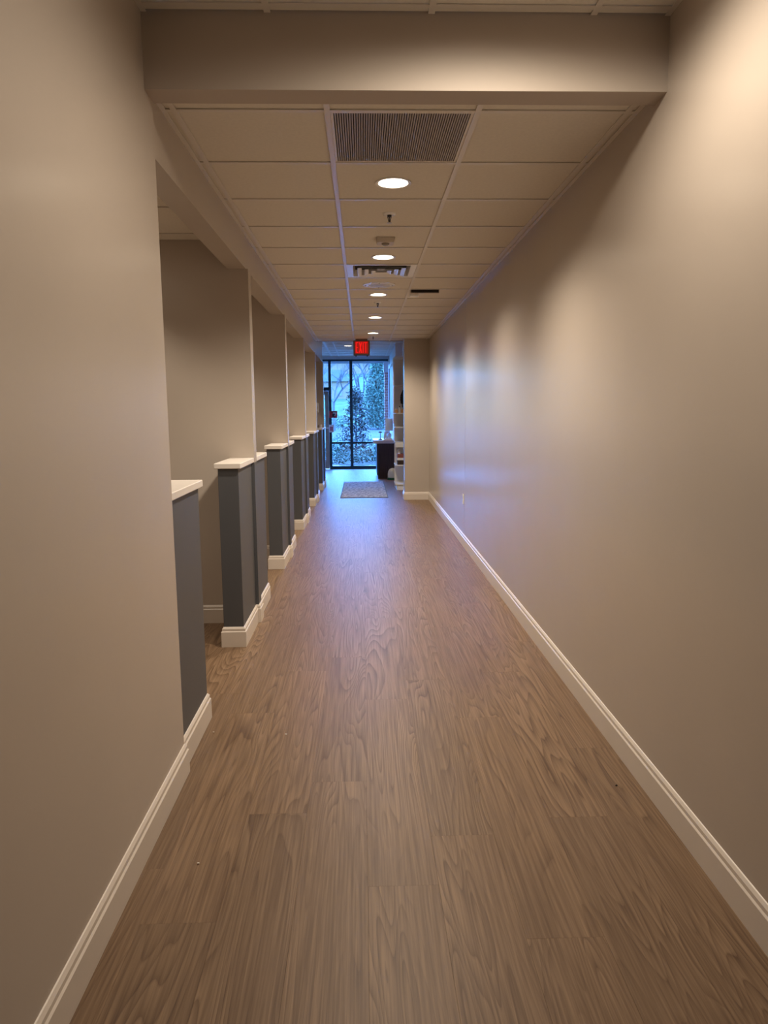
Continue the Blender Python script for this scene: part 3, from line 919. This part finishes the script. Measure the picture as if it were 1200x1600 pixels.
# thermostat and small ornaments at the last partition
yk = PART_Y[-1]
t = empty('wall_phone', (-0.90, yk, 1.53), 'small white wall phone on the last partition', 'phone')
obj('cradle', bx(-0.925, -0.895, yk - 0.02, yk, 1.53, 1.70, bevel=0.004), 'white', t)
obj('handset', prism(B(), [(-0.890, 1.50), (-0.870, 1.52), (-0.866, 1.60), (-0.870, 1.68), (-0.890, 1.70), (-0.895, 1.67), (-0.885, 1.60), (-0.895, 1.53)], yk - 0.045, yk - 0.01), 'white', t)
for (x, m, h, lab) in ((-0.925, 'white', 0.075, 'small pale ornament by the wall on the last cap'), (-0.868, 'bronze', 0.06, 'small bronze ornament in the middle of the last cap'), (-0.815, 'white', 0.07, 'small pale ornament on the corridor edge of the last cap')):
    y = yk - 0.30
    z = 1.206
    t = empty('cap_ornament', (x, y, z), lab, 'ornament', 'ornaments on the last half wall')
    obj('foot', lathe(B(), x, y, [(0, z), (0.018, z), (0.016, z + 0.012), (0.006, z + 0.02), (0, z + 0.02)], 14), m, t)
    obj('figure', lathe(B(), x, y, [(0, z + 0.018), (0.012, z + 0.022), (0.019, z + h * 0.55), (0.010, z + h * 0.8), (0.012, z + h * 0.9), (0, z + h)], 14), m, t, smooth=True)

# ------------------------------------------------------------------ outdoors
obj('ground', bx(-90, 90, Y_WIN + 0.12, 240, -0.4, -0.06), 'asphalt', kind='structure')
obj('sidewalk', bx(-14, 14, Y_WIN + 0.12, 20.6, -0.06, -0.02), 'concrete', kind='structure')
obj('planting_bed', bx(-14, 14, 20.6, 31.0, -0.06, -0.005), 'mulch', kind='structure')
obj('kerb', bx(-14, 14, 31.0, 31.3, -0.06, 0.06), 'concrete', kind='structure')
b = B()
v = [b.verts.new(c) for c in ((-90, 74, -0.05), (90, 74, -0.05), (90, 160, 12.5), (-90, 160, 12.5), (90, 160, -0.3), (-90, 160, -0.3))]
b.faces.new((v[0], v[1], v[2], v[3])); b.faces.new((v[3], v[2], v[4], v[5])); b.faces.new((v[0], v[5], v[4], v[1]))
b.faces.new((v[1], v[4], v[2])); b.faces.new((v[0], v[3], v[5]))
obj('lawn_slope', b, 'lawn', kind='structure')
obj('entrance_canopy', bx(-7, 3.0, Y_WIN + 0.12, 20.75, 2.87, 3.25), 'soffit', kind='structure')
t = empty('brick_pier', (0.76, 20.55, 0), 'red brick pier with pale stone top outside the window', 'pier')
obj('shaft', bx(0.630, 0.95, 20.40, 20.70, -0.02, 2.60), 'brick', t)
obj('stone_top', bx(0.605, 0.97, 20.38, 20.72, 2.60, 2.87), 'stone', t)
obj('wall_exterior', bx(RW, 6.0, Y_WIN + 0.06, Y_WIN + 0.12, 0, 4.0), 'brick', kind='structure')
obj('wall_exterior_left', bx(-9.0, LOB - 0.12, Y_WIN + 0.06, Y_WIN + 0.12, 0, 4.0), 'brick', kind='structure')

def leaves(bm, pts, size, asp=0.45):
    for p in pts:
        d = Vector((random.gauss(0, 1), random.gauss(0, 1), random.gauss(0, 0.7)))
        d.normalize()
        s = d.orthogonal().normalized()
        s.rotate(Matrix.Rotation(random.uniform(0, 6.28), 3, d))
        l = size * random.uniform(0.7, 1.3)
        p = Vector(p)
        n = d.cross(s) * l * 0.12
        a, b_, c, e = p, p + d * l * 0.5 + s * l * asp * 0.5 + n, p + d * l, p + d * l * 0.5 - s * l * asp * 0.5 + n
        v_ = [bm.verts.new(q) for q in (a, b_, c, e)]
        bm.faces.new((v_[0], v_[1], v_[2])); bm.faces.new((v_[0], v_[2], v_[3]))
    return bm

def rebuild_leaf_obj(name, pts, size, m, parent, kind=None, asp=0.45):
    bm = leaves(B(), pts, size, asp)
    me = bpy.data.meshes.new(name)
    org = world_loc(parent) if parent else Vector((0, 0, 0))
    bmesh.ops.translate(bm, verts=bm.verts, vec=-org)
    bm.to_mesh(me); bm.free()
    me.materials.append(M[m])
    o = bpy.data.objects.new(name, me)
    COL.objects.link(o)
    if parent:
        o.parent = parent
    return tag(o, kind=kind)

# evergreen shrub in front of the window
hx_, hy_ = -0.21, 22.4
t = empty('evergreen_tree', (hx_, hy_, 0), 'dark cone-shaped broadleaf evergreen just outside the window', 'tree')
b = B()
tube(b, (hx_, hy_, -0.02), (hx_, hy_, 1.9), 0.04, 0.012, 8)
br_ends = []
for i in range(46):
    z = 0.25 + 1.9 * i / 46
    r = (0.62 * (1 - (z / 2.45)) + 0.08) * random.uniform(0.75, 1.1)
    a = i * 2.4
    e = Vector((hx_ + r * math.cos(a), hy_ + r * math.sin(a), z + 0.25 * r))
    tube(b, (hx_, hy_, z - 0.05), e, 0.012, 0.004, 5)
    br_ends.append((Vector((hx_, hy_, z - 0.05)), e))
obj('trunk', b, 'bark', t)
pts = []
for (p, e) in br_ends:
    for q in range(52):
        k = random.uniform(0.3, 1.08)
        c = p.lerp(e, k)
        pts.append(c + Vector((random.gauss(0, 0.05), random.gauss(0, 0.05), random.gauss(0, 0.05))))
for q in range(60):
    pts.append(Vector((hx_ + random.gauss(0, 0.05), hy_ + random.gauss(0, 0.05), random.uniform(1.9, 2.28))))
rebuild_leaf_obj('foliage', pts, 0.085, 'leaf_dark', t)

# low ground cover
pts = []
for q in range(9000):
    x, y = random.uniform(-1.9, 1.7), random.uniform(20.75, 30.8)
    hmax = 0.28 + 0.12 * math.sin(x * 5 + y * 2.1)
    pts.append((x, y, random.uniform(0.0, hmax)))
gc = rebuild_leaf_obj('ground_cover', pts, 0.10, 'leaf_cover', None, kind='stuff')
tag(gc, 'low leafy ground cover in the planting bed outside', 'plants')

def shrub(x, y, z0, rx, rz, n, size, m, label, group=None):
    t_ = empty('shrub', (x, y, z0), label, 'shrub', group)
    b_ = B()
    for k in range(7):
        a = k * 0.9
        tube(b_, (x, y, z0 - 0.05), (x + rx * 0.6 * math.cos(a), y + rx * 0.6 * math.sin(a), z0 + rz * 1.2), 0.02 * rx + 0.01, 0.006, 5)
    obj('stems', b_, 'bark', t_)
    ps = []
    for k in range(n):
        d_ = Vector((random.gauss(0, 1), random.gauss(0, 1), random.gauss(0, 1))).normalized() * random.uniform(0.6, 1.0) ** 0.5
        ps.append((x + d_.x * rx, y + d_.y * rx, max(z0, z0 + rz + d_.z * rz)))
    rebuild_leaf_obj('foliage', ps, size, m, t_)
shrub(-0.78, 23.6, 0, 0.32, 0.36, 500, 0.07, 'leaf_cover', 'small loose green shrub left of the cone-shaped evergreen')
shrub(0.55, 26.5, 0, 0.34, 0.20, 450, 0.08, 'leaf_pale', 'low pale rounded shrub beside the desk side of the window')
shrub(1.75, 66.0, 0, 1.7, 0.75, 1500, 0.22, 'leaf_pale', 'broad pale bush across the road')
shrub(-3.2, 72.0, 0, 2.0, 0.6, 1200, 0.22, 'leaf_cover', 'long low bush below the pale building')

def conifer(x, y, h, r, label):
    t_ = empty('conifer', (x, y, 0), label, 'tree', 'conifers across the road')
    b_ = B()
    tube(b_, (x, y, -0.1), (x, y, h), 0.02 * h, 0.01, 8)
    ps = []
    nl = int(h * 7)
    for k in range(nl):
        z = 0.4 + (h - 0.4) * k / nl
        rr = r * (1 - z / h) ** 0.8 + 0.1
        for q in range(9):
            a = q * 0.698 + k
            e = Vector((x + rr * math.cos(a), y + rr * math.sin(a), z - 0.15 * rr))
            tube(b_, (x, y, z), e, 0.03, 0.008, 4, caps=False)
            for s in range(22):
                c = Vector((x, y, z)).lerp(e, random.uniform(0.25, 1.05))
                ps.append(c + Vector((random.gauss(0, 0.1), random.gauss(0, 0.1), random.gauss(0, 0.1))))
    obj('trunk', b_, 'bark', t_)
    rebuild_leaf_obj('foliage', ps, 0.2, 'leaf_blue', t_, asp=0.5)
conifer(1.35, 62.0, 6.6, 1.7, 'large blue-green conifer across the road beside the brick pier')
conifer(3.1, 78.0, 8.0, 2.2, 'conifer behind the large blue-green one')

def bare_tree(x, y, z0, h, label, seed):
    rnd = random.Random(seed)
    t_ = empty('bare_tree', (x, y, z0), label, 'tree', 'bare trees across the road')
    bt, bb = B(), B()
    def grow(p, d, l, r, lev):
        q = p + d * l
        tube(bt if lev == 0 else bb, p, q, r, r * 0.72, 6 if lev < 2 else 4, caps=lev == 0)
        if lev >= 5:
            return
        for k in range(3 if lev < 4 else 2):
            nd = (d + Vector((rnd.uniform(-1, 1), rnd.uniform(-1, 1), rnd.uniform(-0.25, 0.7))) * 0.75).normalized()
            grow(q if k else p.lerp(q, 0.75), nd, l * rnd.uniform(0.62, 0.85), r * 0.58, lev + 1)
    grow(Vector((x, y, z0 - 0.1)), Vector((rnd.uniform(-0.05, 0.05), 0, 1)), h * 0.27, h * 0.017, 0)
    tr = obj('trunk', bt, 'bark', t_)
    obj('branches', bb, 'bark', t_)
trees = [(-2.3, 58, 0, 8.5, 'bare tree with a forked crown left of the evergreen'),
         (-0.2, 66, 0, 10.5, 'tall bare tree rising behind the evergreen'),
         (-5.2, 80, 0.8, 11, 'bare tree on the far slope beside the pale building'),
         (0.8, 86, 1.6, 12, 'bare tree on the far slope above the road'),
         (-9.5, 92, 2.4, 12, 'bare tree at the far end of the slope'),
         (4.6, 96, 3.1, 13, 'bare tree behind the conifers on the slope')]
for i, (x, y, z, h, lab) in enumerate(trees):
    bare_tree(x, y, z, h, lab, 11 + i)

# pale building beyond the road
t = empty('building', (-3.2, 98, 3.0), 'pale brick building with grey roof beyond the road', 'building')
obj('wall', bx(-6.5, -1.9, 96, 102, 2.6, 5.4), 'bldg', t)
b = B()
prism(b, [(-6.9, 5.4), (-1.5, 5.4), (-2.6, 6.9), (-5.8, 6.9)], 95.6, 102.4)
obj('roof', b, 'roof', t)
for x in (-5.8, -4.4, -3.0):
    wn = obj('window', bx(x - 0.35, x + 0.35, 95.95, 96.0, 3.5, 4.7), 'bldg', t)
    obj('pane', bx(x - 0.29, x + 0.29, 95.93, 95.95, 3.56, 4.64), 'soffit', wn)
t = empty('building', (3.0, 130, 8.0), 'long low grey building on the hill top', 'building')
obj('wall', bx(-8, 14, 130, 138, 7.0, 10.5), 'bldg', t)
obj('roof', prism(B(), [(-9, 10.5), (15, 10.5), (13, 12.5), (-7, 12.5)], 129, 139), 'roof', t)
